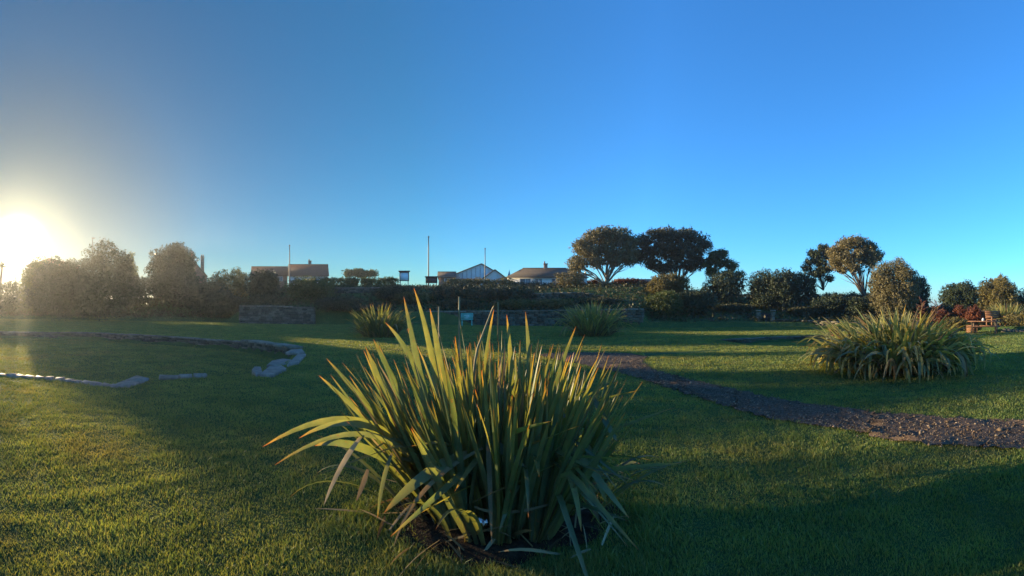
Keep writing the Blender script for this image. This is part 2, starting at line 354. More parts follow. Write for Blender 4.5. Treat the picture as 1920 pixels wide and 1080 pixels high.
stone_wall('retaining_wall', 'short curved stone wall with pale rounded top beside the flat slabs', [G(459, 642), G(475, 643.5), G(508, 648.5), G(540, 653), G(556, 656.5)], -.42, .12, .42, .4, .13, .08)
stone_wall('retaining_wall', 'low dark stone wall edging the small sunken lawn behind the drooping flax', [G(1345, 637.5), G(1440, 632.5), G(1535, 629), G(1640, 629)], -.3, .02, .36, .45, .1, .06, capmat='stone')
# kerb stones on the near side of the left sunken lawn
mb = MB(); 
kl = resample([PITL[k] for k in (15, 14, 13, 12)], 22)
for a, b in zip(kl[:-1], kl[1:]):
    e = b - a; mb.box(((a[0] + b[0]) / 2, (a[1] + b[1]) / 2, -.03 + rng.uniform(-.012, .012)), (math.hypot(*e) - .06, .17, .14), math.atan2(e[1], e[0]), .02)
tag(mb.build('kerb', M['slab']), 'pale stone kerb along the near edge of the sunken lawn', 'kerb')
mb = MB(); kl = resample([PITL[12], PITL[11]], 3)
for a, b in zip(kl[:-1], kl[1:]):
    e = b - a; mb.box(((a[0] + b[0]) / 2, (a[1] + b[1]) / 2, -.005), (math.hypot(*e) - .03, .36, .13), math.atan2(e[1], e[0]), .03)
tag(mb.build('kerb', M['slab']), 'short pale kerb turning back from the long kerb corner', 'kerb')
mb = MB()
for xa, ya, xb, yb in ((300, 711.5, 332, 709.5), (337, 709.5, 358, 708), (364, 708, 386, 706.5)):
    a, b = np.array(G(xa, ya)), np.array(G(xb, yb)); e = b - a
    mb.box((*(a + b) / 2, .025), (math.hypot(*e), .17, .10), math.atan2(e[1], e[0]), .02)
tag(mb.build('kerb', M['slab']), 'three small kerb stones half sunk in the grass', 'kerb')
# steps and slabs
def slab(label, pts, z, th=.09):
    q = np.array([G(*p) for p in pts]); sc_ = (CAM - z) / CAM; q = q * sc_; n = len(q)
    top = np.column_stack([q, np.full(n, z) + rng.uniform(-.01, .01, n)]); bot = top.copy(); bot[:, 2] -= th
    m = MB(); f = [tuple(range(n))[::-1], tuple(range(n, 2 * n))] + [(k, (k + 1) % n, n + (k + 1) % n, n + k) for k in range(n)]
    m.add(np.concatenate([top, bot]), f)
    o = m.build('paving_slab', M['slab'], None, tuple(top.mean(0)))
    bv = o.modifiers.new('b', 'BEVEL'); bv.width = .012; bv.segments = 2
    return tag(o, label, 'paving slab', 'stone slabs by the sunken lawn')
slab('pale flat slab capping the end of the curved stone wall', [(535, 660), (572, 661), (566, 654), (545, 655)], .10)
slab('long sloping slab running down from the curved wall end', [(538, 683), (560, 678), (574, 664), (558, 663.5)], .075)
slab('broad grey slab nearest to the sunken grass', [(500, 684), (530, 684.5), (556, 675), (530, 672), (510, 676)], .02)
slab('wedge shaped front slab in the group of stones', [(487, 700), (512, 702), (537, 690), (528, 685), (505, 686)], .07)
slab('small rounded slab at the near left corner of the stones', [(472, 692), (480, 702), (492, 697), (489, 688), (477, 687)], .06, .16)
# ------------------------------------------------------------------ flax clumps
def flax_leaf(m, base, az, a0, L, W, droop, twist=0, kink=None, p=1.7, seg=11, fold=.22, sway=0):
    t = np.linspace(0, 1, seg + 1); al = a0 + droop * t ** p
    if kink: al = al + kink[1] * ss(kink[0] - .03, kink[0] + .05, t)
    azt = az + sway * t
    d = np.stack([np.sin(al) * np.cos(azt), np.sin(al) * np.sin(azt), np.cos(al)], 1)
    pts = np.concatenate([[base], base + np.cumsum((d[:-1] + d[1:]) / 2 * L / seg, axis=0)])
    pts[:, 2] = np.maximum(pts[:, 2], .015 + .01 * rng.random())
    s = np.stack([-np.sin(azt), np.cos(azt), np.zeros_like(t)], 1); nrm = np.cross(d, s)
    tw = twist * (1 - .3 * t); s2 = s * np.cos(tw)[:, None] + nrm * np.sin(tw)[:, None]; n2 = np.cross(d, s2)
    wprof = W * (.6 + .4 * ss(0, .35, t)) * np.clip(1 - t ** 3.2, 0, 1) ** .75 * .5; wprof[-1] = .0006
    l = pts + s2 * wprof[:, None] + n2 * (wprof * fold * 2)[:, None]; r_ = pts - s2 * wprof[:, None] + n2 * (wprof * fold * 2)[:, None]
    V = np.stack([l, pts, r_], 1).reshape(-1, 3); k = np.arange(seg)[:, None] * 3
    Fq = np.concatenate([k + np.array([[0, 1, 4, 3]]), k + np.array([[1, 2, 5, 4]])])
    m.add(V, [Fq], np.repeat(t, 3))
def leaf_px(m, p0, p1, p2, W, seg=14, face=None, fold=.2):
    """a leaf as a curve through three places in the garden"""
    p0, p1, p2 = (np.asarray(q, float) for q in (p0, p1, p2)); c = 2 * p1 - (p0 + p2) / 2
    t = np.linspace(0, 1, seg + 1)[:, None]; pts = (1 - t) ** 2 * p0 + 2 * t * (1 - t) * c + t * t * p2
    tg = np.gradient(pts, axis=0); tg /= np.linalg.norm(tg, axis=1)[:, None]
    f = np.array(face if face is not None else (.2, -1, .35)); s = np.cross(tg, f); s /= np.linalg.norm(s, axis=1)[:, None]; n2 = np.cross(s, tg)
    t = t[:, 0]; wp = W * (.6 + .4 * ss(0, .35, t)) * np.clip(1 - t ** 3.2, 0, 1) ** .75 * .5; wp[-1] = .0006
    V = np.stack([pts + s * wp[:, None] + n2 * (wp * fold)[:, None], pts, pts - s * wp[:, None] + n2 * (wp * fold)[:, None]], 1).reshape(-1, 3)
    k = np.arange(seg)[:, None] * 3; m.add(V, [np.concatenate([k + np.array([[0, 1, 4, 3]]), k + np.array([[1, 2, 5, 4]])])], np.repeat(t, 3))
def flax(label, X, Y, rx, ry, n, L, W, spread, droop, matn, dead=.06, seg=10, stalks=(), group=None, kinkp=.2, bias=(0, 0), up=.0):
    z = hz(X, Y); root = thing('flax_plant', label, 'flax plant', (X, Y, z), group); m, dd = MB(), MB()
    for _ in range(n):
        a = rng.uniform(0, 2 * math.pi); rr = math.sqrt(rng.random()); b = np.array([X + rx * rr * math.cos(a), Y + ry * rr * math.sin(a), z])
        az = a + rng.normal(0, .5); a0 = max(.02, (up + spread * rr) * rng.uniform(.6, 1.25)); l = L * rng.uniform(.7, 1.12)
        dr = droop * rng.uniform(.3, 1.4) * (.4 + .8 * rr); kk = (rng.uniform(.45, .75), rng.uniform(.7, 1.8)) if rng.random() < kinkp * rr * 1.4 else None
        tgt = dd if rng.random() < dead else m
        flax_leaf(tgt, b, az, a0, l, W * rng.uniform(.75, 1.2), dr, rng.normal(0, .7), kk, seg=seg, sway=rng.normal(0, .25))
    for _ in range(int(n * .12)):
        a = rng.uniform(0, 2 * math.pi); b = np.array([X + rx * .9 * math.cos(a), Y + ry * .9 * math.sin(a), z + .05])
        flax_leaf(dd, b, a, rng.uniform(.7, 1.1), L * rng.uniform(.4, .75), W * .6, rng.uniform(.7, 1.4), rng.normal(0, .8), seg=8)
    m.build('foliage', M[matn], root, (X, Y, z), True, True); dd.build('dead_leaves', M['dead'], root, (X, Y, z), True, True)
    for sx, sy, sz, hx, hy, hzz in stalks:
        k = MB(); t = np.linspace(0, 1, 9)[:, None]; p = np.array([sx, sy, sz]) * (1 - t) + np.array([hx, hy, hzz]) * t; p[:, 0] += .06 * np.sin(t[:, 0] * 3)
        k.tube(p, np.linspace(.016, .008, 9), 6); so_ = k.build('flower_stalk', M['stalk'], root, (X, Y, z), True)
        pd = MB(); 
        for _ in range(70):
            u = rng.uniform(.62, 1); u_ = u * 8; i0 = min(7, int(u_)); c = p[i0] * (1 - u_ + i0) + p[i0 + 1] * (u_ - i0); c0 = c; dv = rng.normal(0, 1, 3); dv /= np.linalg.norm(dv); dv[2] = abs(dv[2]); c = c + dv * rng.uniform(.02, .16)
            pd.tube([c0, c, c + dv * .04, c + dv * .09], [.004, .006, .013, .003], 4)
        pd.build('seed_head', M['seed'], so_, (X, Y, z))
    return root
def front_flax():
    X, Y, z = -.10, 3.36, 0.0
    root = thing('flax_plant', 'large spiky flax clump in the front middle with upright reddish tipped leaves', 'flax plant', (X, Y, z), 'flax clumps on the lawn')
    m, dd = MB(), MB()
    fans = []
    for _ in range(72):
        a = rng.uniform(0, 2 * math.pi); rr = math.sqrt(rng.random()); fans.append((X + .56 * rr * math.cos(a), Y + .42 * rr * math.sin(a), rr, a))
    for fx, fy, rr, a in fans:
        side = (fx - X) / .56                                    # -1 left ... 1 right
        fan_az = a + rng.normal(0, .4); nl = rng.integers(6, 10)
        for k in range(nl):
            u = (k - (nl - 1) / 2) / (nl / 2); az = fan_az + (0 if u > 0 else math.pi) + rng.normal(0, .25)
            a0 = abs(u) * .30 + rng.uniform(0, .06)
            lean = np.array([math.sin(a0) * math.cos(az) + (.36 if side > 0 else .52) * side + rng.normal(0, .06), math.sin(a0) * math.sin(az) + (fy - Y) * .55 + rng.normal(0, .06), math.cos(a0)])
            lean /= np.linalg.norm(lean); az2 = math.atan2(lean[1], lean[0]); a2 = math.acos(lean[2])
            l = rng.uniform(1.0, 1.52) * (.99 - .03 * side) * (1 - .22 * abs(u)); dr = rng.uniform(0, .24) * (.25 + rr)
            kk = None
            if rng.random() < .12 + .16 * max(0, side): kk = (rng.uniform(.4, .72), rng.uniform(.8, 2.0))
            flax_leaf(dd if rng.random() < .05 else m, np.array([fx + .03 * u, fy, z]), az2, a2, l, .045 * rng.uniform(.75, 1.15), dr, rng.normal(0, .75), kk, seg=13, sway=rng.normal(0, .15))
    for _ in range(26):                                           # low outer leaves, all round
        a = rng.uniform(0, 2 * math.pi); b = np.array([X + .7 * math.cos(a), Y + .4 * math.sin(a), .02])
        if math.sin(a) < -.55 and abs(math.cos(a)) < .75 and rng.random() < .7: continue
        flax_leaf(m, b, a, rng.uniform(.5, .85), rng.uniform(.6, 1.0), .045, rng.uniform(.5, 1.7), rng.normal(0, .5), seg=13)
    Q = lambda x, y, D: P(x, y, D)
    # long arching leaves reaching out to the left, broken leaves hanging in front and on the right
    for p0, p1, p2, W in (
        (Q(800, 900, 3.35), Q(672, 790, 3.25), Q(492, 838, 3.1), .07), (Q(800, 900, 3.4), Q(690, 800, 3.2), Q(560, 822, 3.0), .065),
        (Q(810, 910, 3.3), Q(690, 815, 3.1), Q(515, 872, 3.0), .05), (Q(790, 900, 3.3), Q(680, 840, 3.1), Q(590, 836, 2.95), .075),
        (Q(800, 900, 3.5), Q(688, 788, 3.5), Q(598, 704, 3.5), .055), (Q(800, 900, 3.6), Q(697, 770, 3.6), Q(612, 672, 3.65), .055),
        (Q(810, 900, 3.4), Q(738, 765, 3.4), Q(685, 650, 3.4), .07), (Q(820, 900, 3.3), Q(756, 755, 3.25), Q(700, 636, 3.2), .07),
        (Q(830, 910, 3.2), Q(792, 728, 3.1), Q(757, 556, 3.1), .065), (Q(840, 910, 3.3), Q(815, 700, 3.3), Q(776, 540, 3.3), .06),
        (Q(830, 910, 3.4), Q(790, 720, 3.4), Q(722, 604, 3.4), .065), (Q(850, 910, 3.3), Q(830, 720, 3.3), Q(806, 578, 3.3), .07),
        (Q(1000, 920, 3.4), Q(1030, 760, 3.4), Q(1080, 612, 3.4), .055), (Q(980, 920, 3.3), Q(992, 740, 3.3), Q(985, 584, 3.3), .06),
        (Q(960, 920, 3.4), Q(960, 740, 3.4), Q(950, 590, 3.4), .06), (Q(905, 920, 3.5), Q(905, 740, 3.5), Q(926, 580, 3.55), .05)):
        leaf_px(m, p0, p1, p2, W * .85, face=(.3, -1, rng.uniform(0, .5)))
    for p0, p1, p2, W, tgt in (
        (Q(880, 850, 2.95), Q(800, 890, 2.8), Q(720, 962, 2.72), .075, m), (Q(905, 840, 2.95), Q(800, 915, 2.75), Q(738, 1026, 2.62), .028, dd),
        (Q(680, 815, 3.1), Q(640, 875, 3.0), Q(607, 948, 2.95), .036, dd), (Q(735, 850, 3.0), Q(718, 905, 2.9), Q(708, 972, 2.85), .03, m),
        (Q(690, 880, 3.0), Q(680, 910, 2.95), Q(668, 940, 2.9), .035, dd), (Q(914, 815, 2.9), Q(918, 900, 2.75), Q(922, 1018, 2.62), .032, dd),
        (Q(912, 812, 2.95), Q(950, 850, 2.85), Q(985, 874, 2.8), .055, m), (Q(1030, 825, 3.0), Q(1068, 890, 2.9), Q(1090, 998, 2.75), .05, m),
        (Q(1060, 820, 3.1), Q(1115, 890, 3.0), Q(1180, 972, 2.95), .05, m), (Q(1100, 830, 3.2), Q(1115, 880, 3.1), Q(1138, 945, 3.0), .06, m),
        (Q(1110, 740, 3.3), Q(1135, 790, 3.2), Q(1158, 828, 3.15), .05, m), (Q(995, 880, 3.0), Q(965, 920, 2.9), Q(935, 1000, 2.8), .04, m),
        (Q(1085, 900, 3.1), Q(1110, 950, 3.0), Q(1125, 990, 2.95), .03, dd), (Q(1060, 780, 3.2), Q(1010, 800, 3.1), Q(960, 905, 3.0), .045, m),
        (Q(890, 950, 2.9), Q(960, 960, 2.9), Q(1060, 935, 3.0), .02, dd)):
        leaf_px(tgt, p0, p1, p2, W, face=(.1, -1, .6))
    for _ in range(150):                                          # thatch of old leaf bases and litter
        a = rng.uniform(0, 2 * math.pi); rr = rng.uniform(.2, 1.15); b = np.array([X + .85 * rr * math.cos(a), Y + .58 * rr * math.sin(a), rng.uniform(.01, .06)])
        flax_leaf(dd, b, rng.uniform(0, 6.3), rng.uniform(.9, 1.5), rng.uniform(.12, .5), rng.uniform(.008, .03), rng.uniform(.1, .5), rng.normal(0, 1), seg=6)
    m.build('foliage', M['flax'], root, (X, Y, z), True, True); dd.build('dead_leaves', M['dead'], root, (X, Y, z), True, True)
    for pts in ([Q(862, 900, 3.5), Q(860, 720, 3.5), Q(861, 556, 3.5)], [Q(868, 900, 3.5), Q(893, 660, 3.5), Q(929, 565, 3.5), Q(936, 568, 3.5), Q(934, 640, 3.5)], [Q(828, 900, 3.6), Q(824, 700, 3.6), Q(823, 575, 3.6)]):
        k = MB(); pt = resample(pts, 16); k.tube(pt, np.linspace(.013, .007, 16), 6); k.build('flower_stalk', M['stalk'], root, (X, Y, z), True)
    # bare earth mound under the clump
    e = MB(); na, nr = 40, 8; vs_ = []; 
    for ir in range(nr):
        for ia in range(na):
            a = ia * 2 * math.pi / na; rr = ir / (nr - 1) * (1 + .12 * math.sin(3 * a + 1) + .08 * math.sin(7 * a)); vs_.append((X + .02 + .84 * rr * math.cos(a), Y + .56 * rr * math.sin(a) + .02, .06 * (1 - (ir / (nr - 1)) ** 2) + .004 + .012 * rng.random() * (ir < nr - 1)))
    i = np.arange(nr - 1)[:, None] * na; j = np.arange(na)[None]; k = (j + 1) % na
    e.add(vs_, np.stack([i + j, i + na + j, i + na + k, i + k], -1).reshape(-1, 4))
    tag(e.build('soil', M['soil'], None, (0, 0, 0), True), 'bare dark soil under the front flax clump', 'soil', None, 'structure')
front_flax()
tx, ty = math.cos((1686 - 960) / F), -math.sin((1686 - 960) / F)     # along the picture, to the right
def off(a, b, z): return (RF[0] + tx * a - ty * b, RF[1] + ty * a + tx * b, z)
flax('broad drooping flax clump on the right beside the gravel path', *RF, 1.35, 1.35, 1150, 1.58, .09, .76, 1.3, 'flaxpale', .07, 11,
     [(*off(.4, .1, .3), *off(.62, .2, 1.72)), (*off(.6, 0, .3), *off(1.0, 0, 1.6)), (*off(-1.3, -.2, .3), *off(-1.6, -.2, .95))], 'flax clumps on the lawn', .5)
flax('round dark flax clump in front of the stone wall, right of the green sign', *polar(1114, 24.6), .95, .85, 330, 1.95, .085, .66, .8, 'flaxpale', .08, 8, (), 'flax clumps on the lawn', .2)  # paler leaf colour stands in for sunlight on the tops of this clump
flax('shaded flax clump half hidden left behind the front clump', *polar(712, 23.6), .85, .75, 260, 1.75, .075, .6, .8, 'flax', .05, 8, (), 'flax clumps on the lawn', .2)
flax('sunlit flax clump behind the wooden benches at far right', *polar(1888, 32.5), 1.2, .9, 240, 1.7, .09, .6, .8, 'flaxpale', .1, 7, (), None, .2)
m = MB(); c = P(905, 972, 2.78); c[2] = max(.05, c[2])
u = np.linspace(-1, 1, 5); gx_, gy_ = np.meshgrid(u, u); m.add(np.stack([c[0] + .025 * gx_ + .006 * rng.normal(size=gx_.shape), c[1] + .018 * gy_, c[2] - .02 + .012 * rng.normal(size=gx_.shape)], -1).reshape(-1, 3), [(a * 5 + b, a * 5 + b + 1, a * 5 + b + 6, a * 5 + b + 5) for a in range(4) for b in range(4)])
o_ = m.build('litter', M['paper'], None, tuple(c)); o_.modifiers.new('t', 'SOLIDIFY').thickness = .002
tag(o_, 'crumpled scrap of white paper on the soil under the front flax', 'litter')
# ------------------------------------------------------------------ foliage
def leaves(m, clumps, n, size, inner=.22, down=.35, rag=(.2, .24), holes=0):
    clumps = np.array(clumps, float); c, r = clumps[:, :3], clumps[:, 3:6]
    wt = r[:, 0] * r[:, 2]; wt /= wt.sum()
    def quad(p, nrm, s):
        k = len(p); a = rng.normal(size=(k, 3)); u = np.cross(nrm, a); u /= np.linalg.norm(u, axis=1)[:, None] + 1e-9; v = np.cross(nrm, u); v /= np.linalg.norm(v, axis=1)[:, None] + 1e-9
        u = u * s[:, None]; v = v * (s * .5)[:, None]; nb = nrm * (s * .12)[:, None]
        V = np.stack([p - u, p + v + nb, p + u, p - v + nb], 1).reshape(-1, 3); m.add(V, [np.arange(k)[:, None] * 4 + np.array([[0, 1, 2, 3]])])
    nt_ = max(4, n // 8); ci = rng.choice(len(c), nt_, p=wt); d = rng.normal(size=(nt_, 3)); d /= np.linalg.norm(d, axis=1)[:, None]
    lo = d[:, 2] < -.25; flip = lo & (rng.random(nt_) > down); d[flip, 2] *= -1
    rf = 1 - np.abs(rng.normal(0, .14, nt_)) + (rng.random(nt_) < rag[0]) * rng.uniform(0, rag[1], nt_)
    tw = c[ci] + r[ci] * d * rf[:, None]
    if holes:
        g = np.sin(tw[:, 0] * 2.3 + 1) * np.sin(tw[:, 1] * 2.1) + np.sin(tw[:, 2] * 2.7 + tw[:, 0]) * .8; k_ = g > -holes; tw, d = tw[k_], d[k_]; nt_ = len(tw)
    ti = rng.integers(0, nt_, n)
    p = tw[ti] + rng.normal(0, 1, (n, 3)) * size * 1.15; nrm = d[ti] * .6 + rng.normal(0, .75, (n, 3)); nrm /= np.linalg.norm(nrm, axis=1)[:, None]
    quad(p, nrm, size * rng.uniform(.6, 1.35, n))
    ni = int(n * inner)
    if ni:
        ci = rng.choice(len(c), ni, p=wt); d = rng.normal(size=(ni, 3)); d /= np.linalg.norm(d, axis=1)[:, None]
        p = c[ci] + r[ci] * d * (rng.random(ni) ** .4 * .82)[:, None]; nrm = rng.normal(size=(ni, 3)); nrm /= np.linalg.norm(nrm, axis=1)[:, None]
        quad(p, nrm, size * rng.uniform(1.6, 2.6, ni))
def lump(c, r, n, q=.45, sq=3.4):
    """uneven crown: clumps spread over the surface of a larger body, wide down to the ground"""
    out_ = [(*c, r[0] * .80, r[1] * .80, r[2] * .78), (c[0], c[1], c[2] - r[2] * .35, r[0] * .88, r[1] * .88, r[2] * .62)]
    for i in range(n):
        z = 1 - 1.62 * (i + .5) / n; a = i * 2.39996 + rng.normal(0, .25); z += rng.normal(0, .05); rho = math.sqrt(max(.05, 1 - min(1, abs(z)) ** sq)) if z > -.1 else 1
        s = rng.uniform(.6, 1.3) * q; k = 1.0 - s * rng.uniform(.75, .95) + rng.normal(0, .025)
        out_.append((c[0] + r[0] * rho * math.cos(a) * k, c[1] + r[1] * rho * math.sin(a) * k, c[2] + r[2] * z * k, r[0] * s, r[1] * s, r[2] * s))
    return out_
def shrub(label, x0, x1, y0, D, matn='dark', n=3500, name='shrub', cat='shrub', group=None, base=None, leaf=None, lumps=16, dep=.8, stems=None, q=.42, sq=3.4):
    """a bush whose silhouette spans photo columns x0..x1 and reaches row y0, rooted in the ground at depth D"""
    xc = (x0 + x1) / 2; aim(xc); X = (xc - PXC) / F * D; zt = CAM + (HZ - y0) / F * D; zb = hz(X, D) if base is None else base
    hw = (x1 - x0) / 2 / F * D; H = zt - zb; c = (X, D, zb + H * .5); r = (hw, hw * dep, H * .52)
    leaf = leaf or max(.05, .0016 * D)
    m = MB(); leaves(m, lump(c, r, lumps, q, sq), int(n * 1.7), leaf)
    if stems:
        root = thing(name, label, cat, (X, D, zb), group); m.build('crown', M[matn], root, (X, D, zb)); t = MB()
        for sx in stems:
            bx = (sx - PXC) / F * D; t.tube(resample([(bx, D, zb - .1), (bx + rng.uniform(-.1, .1), D - .05, zb + H * .35), (bx + (bx - X) * .35 + .05, D, zb + H * .7)], 8), np.linspace(.13, .05, 8) * max(.6, H / 4))
        t.build('trunk', M['palebark'], root, (X, D, zb), True); aim(); return root
    o = tag(m.build(name, M[matn], None, (X, D, zb)), label, cat, group); aim(); return o
def tree(label, base_px, D, clumps, matn, n, leaf, stems, trunk_r=.2, name='tree', bark='bark', group=None, depth=.7, fork=.12):
    """clumps: (x, y, rx, ry) in photo pixels, spread in depth; stems: how many limbs fork from the base"""
    aim(base_px); X = (base_px - PXC) / F * D; zb = hz(X, D); root = thing(name, label, 'tree', (X, D, zb), group)
    xs = [c[0] for c in clumps]; hw = (max(xs) - min(xs)) / 2 / F * D; xm = (max(xs) + min(xs)) / 2; cl = []; tips = []
    for (x, y, rx, ry) in clumps:
        reach = math.sqrt(max(.08, 1 - ((x - xm) / max(1, (max(xs) - min(xs)) / 2 * 1.15)) ** 2))
        for dz in (-1, 0, 1):
            yo = dz * hw * depth * reach * rng.uniform(.65, 1) + rng.uniform(-.3, .3); k = .86 if dz else 1; DD = D + yo
            rx, ry = rx * (1.05 if dz == 0 else 1.0), ry * 1.0; p = P(x + rng.uniform(-3, 3), y + (4 if dz else 1), D); p[1] = DD
            rr = rx / F * D * k; cl.append((*p, rr, rr, ry / F * D * k)); tips.append(p - np.array([0, 0, ry / F * D * .4]))
    m = MB(); leaves(m, cl, int(n * 2.0), leaf, .08, .45, (.34, .42), .75); m.build('crown', M[matn], root, (X, D, zb))
    t = MB(); b = np.array([X, D, zb]); top = min(p[2] for p in tips); fk = [b + np.array([rng.uniform(-.25, .25) * (stems > 1), rng.uniform(-.3, .3) * (stems > 1), (top - zb) * fork]) for _ in range(stems)]
    for q in range(stems):
        t.tube(resample([b + (fk[q] - b) * np.array([.5, .5, 0]) - (0, 0, .15), fk[q]], 4), [trunk_r, trunk_r * .9, trunk_r * .8, trunk_r * .75])
    t.tube([b - (0, 0, .3), b, b + (0, 0, .3)], [trunk_r * 2.0, trunk_r * 1.7, trunk_r * 1.2], 8)
    order = np.argsort([p[0] for p in tips])
    for ii, oi in enumerate(order):
        if rng.random() < .45: continue
        p = tips[oi]; f_ = fk[min(stems - 1, ii * stems // len(tips))] if stems > 1 else fk[0]
        mid = f_ + (p - f_) * np.array([.42, .42, .58]) + rng.normal(0, .12, 3); r0 = trunk_r * rng.uniform(.34, .6)
        t.tube(resample([f_, (f_ + mid) / 2 + rng.normal(0, .06, 3), mid, p], 9), np.linspace(r0, r0 * .25, 9), 6)
        for _ in range(2):
            e = p + rng.normal(0, 1, 3) * np.array([.4, .4, .25]); t.tube([mid, (mid + e) / 2 + rng.normal(0, .1, 3), e], [r0 * .4, r0 * .28, r0 * .1], 5)
    t.build('trunk', M[bark], root, (X, D, zb), True); aim(); return root
TG = 'trees along the bank top'
tree('wide domed tree with bronze leaves and pale spreading limbs beside the bungalow', 1138, 53,
     [(1085, 492, 17, 14), (1095, 466, 18, 16), (1113, 447, 20, 15), (1138, 439, 21, 14), (1163, 441, 20, 14), (1180, 455, 17, 16), (1110, 476, 18, 14), (1140, 466, 22, 16), (1168, 473, 18, 14), (1182, 483, 13, 11), (1150, 488, 17, 10), (1120, 490, 16, 10), (1078, 500, 9, 8), (1188, 478, 9, 12)], 'brown', 15000, .10, 5, .17, bark='palebark', group=TG)
tree('broad dark domed tree at the centre of the three crowns', 1268, 54,
     [(1208, 452, 16, 14), (1232, 442, 18, 12), (1258, 445, 20, 14), (1286, 440, 20, 11), (1309, 449, 18, 12), (1322, 458, 11, 9), (1215, 476, 17, 14), (1245, 468, 22, 16), (1280, 468, 22, 16), (1305, 475, 16, 14), (1225, 494, 16, 11), (1262, 494, 18, 13), (1292, 497, 15, 12), (1200, 478, 10, 13), (1243, 502, 15, 9), (1312, 492, 11, 11)], 'umber', 16000, .10, 4, .17, bark='bark', group=TG)
tree('sparse small tree with open twiggy crown, lowest of the three domed trees', 1338, 52,
     [(1340, 478, 13, 9), (1356, 474, 10, 8), (1326, 492, 14, 10), (1352, 492, 14, 9), (1370, 497, 12, 9), (1335, 508, 12, 7), (1385, 514, 12, 8), (1366, 512, 10, 7)], 'green', 4200, .10, 3, .1, bark='palebark', group=TG)
tree('leaning pine with a bare trunk and layered dark boughs', 1544, 50,
     [(1544, 464, 10, 7), (1530, 476, 12, 7), (1552, 476, 10, 8), (1518, 489, 10, 5), (1538, 490, 14, 7), (1512, 501, 9, 4), (1546, 503, 14, 6), (1530, 512, 12, 4), (1522, 524, 8, 3), (1553, 520, 8, 4)], 'dark', 4500, .10, 1, .13, 'pine_tree', fork=.6, group=TG)
tree('bronze domed tree with open forked limbs behind the clipped ball bush', 1620, 46,
     [(1568, 472, 14, 13), (1586, 459, 15, 11), (1606, 453, 16, 9), (1628, 464, 15, 11), (1642, 480, 12, 10), (1566, 492, 12, 9), (1588, 482, 16, 13), (1612, 478, 16, 13), (1630, 490, 13, 10), (1600, 500, 14, 8), (1576, 505, 11, 6)], 'brown', 9000, .095, 2, .15, group=TG, fork=.3)
# the tall bushes that stand against the sun (their gaps let the light onto the lawn)
shrub('low rounded bush nearest the sun', 34, 108, 489, 60, 'green', 6000, lumps=20)
shrub('dark flat topped bush to the right of the low bush under the sun', 62, 170, 482, 49, 'dark', 12000, sq=2.6, q=.34, lumps=26)
shrub('large rounded bush standing left of the house with two chimneys', 138, 256, 457, 44.5, 'dark', 14000, lumps=34, q=.32, sq=2.0)
shrub('added bush behind the right shoulder of the large rounded bush, there to shade the lawn', 226, 262, 479, 62, 'green', 3500)  # made-up bush, placed to cast the dark band between the sunlit lawn strips
shrub('tall knobbly bush in front of the house with two chimneys', 272, 374, 459, 64, 'dark', 11000, lumps=28, q=.3, sq=2.4)
LB = 'dark bushes on the left bank'
for lab, a in (
    ('squat shaded bush at the left edge of the lawn below the sun', (-40, 60, 528, 62)), ('dense shaded bush on the lawn edge under the low bush', (40, 140, 525, 59)),
    ('wide shaded bush at the foot of the large rounded bush', (120, 215, 520, 54)), ('shaded bush filling the dip between the two tall bushes', (200, 300, 516, 58)),
    ('broad dark bush below the knobbly bush', (280, 370, 505, 57)), ('dark bush below the steep roof with chimneys', (340, 430, 522, 51)),
    ('low bush at the foot of the bank left of the stone wall', (375, 455, 545, 47))):
    shrub(lab, *a, 'dark', 4200, group=LB)
shrub('loose twiggy shrub with feathery tips on the skyline', 398, 472, 503, 54, 'olive', 2600, lumps=22, q=.28)
shrub('dark mound of bush below the brown roofed house', 455, 528, 506, 50, 'dark', 4200)
CB = 'shrubs on the middle bank'
for lab, a, mt in (
    ('leafy green bush in front of the brown roofed house', (528, 632, 519, 48), 'green'), ('dusky bush above the left stone wall', (455, 540, 556, 46.5), 'cover'),
    ('dark spreading bush to the right of the left stone wall', (585, 680, 556, 41.5), 'dark'), ('low dark bush on the lawn edge behind the shaded flax', (640, 735, 573, 41), 'dark'),
    ('dark bush under the white notice board', (700, 790, 536, 46), 'cover'), ('tangled bush left of the dark board', (735, 815, 546, 44.5), 'olive'),
    ('large dark bush below the gabled white building', (800, 925, 531, 45), 'dark'), ('deep green bush right of the large dark bush', (905, 1005, 537, 45), 'dark'),
    ('small bush over the wall top behind the green sign', (820, 900, 562, 42), 'cover'), ('trailing plant spilling over the middle wall', (925, 1010, 562, 41.5), 'green'),
    ('grey green mound between the terrace wall and lower wall', (1000, 1080, 562, 41), 'olive'), ('dark purple mound above the end of the wall', (1085, 1165, 560, 41), 'cover')):
    shrub(lab, *a, mt, 3600, group=CB)
# hedges
def hedge(label, px0, px1, y0, D, matn, n=5000, th=1.2, below=2.2, leaf=.09, topn=10, group=None, name='hedge', rough=.25):
    aim((px0 + px1) / 2); X0, X1 = (px0 - PXC) / F * D, (px1 - PXC) / F * D; zt = CAM + (HZ - y0) / F * D; L = X1 - X0; k = max(3, int(L / .9)); cl = []
    zb = min(hz(X0, D), hz(X1, D), zt - below); H = zt - zb
    for ii in range(k):
        x = X0 + L * (ii + .5) / k
        for lv in range(max(1, int(H / .8))):
            cl.append((x + rng.uniform(-.2, .2), D + rng.uniform(-.2, .2), zt - .45 - lv * .75 + rng.uniform(-rough, rough) * (lv == 0), L / k * .75, th * .6, .5))
    m = MB(); leaves(m, cl, n, leaf, .25); o = tag(m.build(name, M[matn], None, ((X0 + X1) / 2, D, zb)), label, 'hedge', group); aim(); return o
hedge('low dark hedge on the skyline by the steep roofed house', 380, 462, 518, 58, 'dark', 3000)
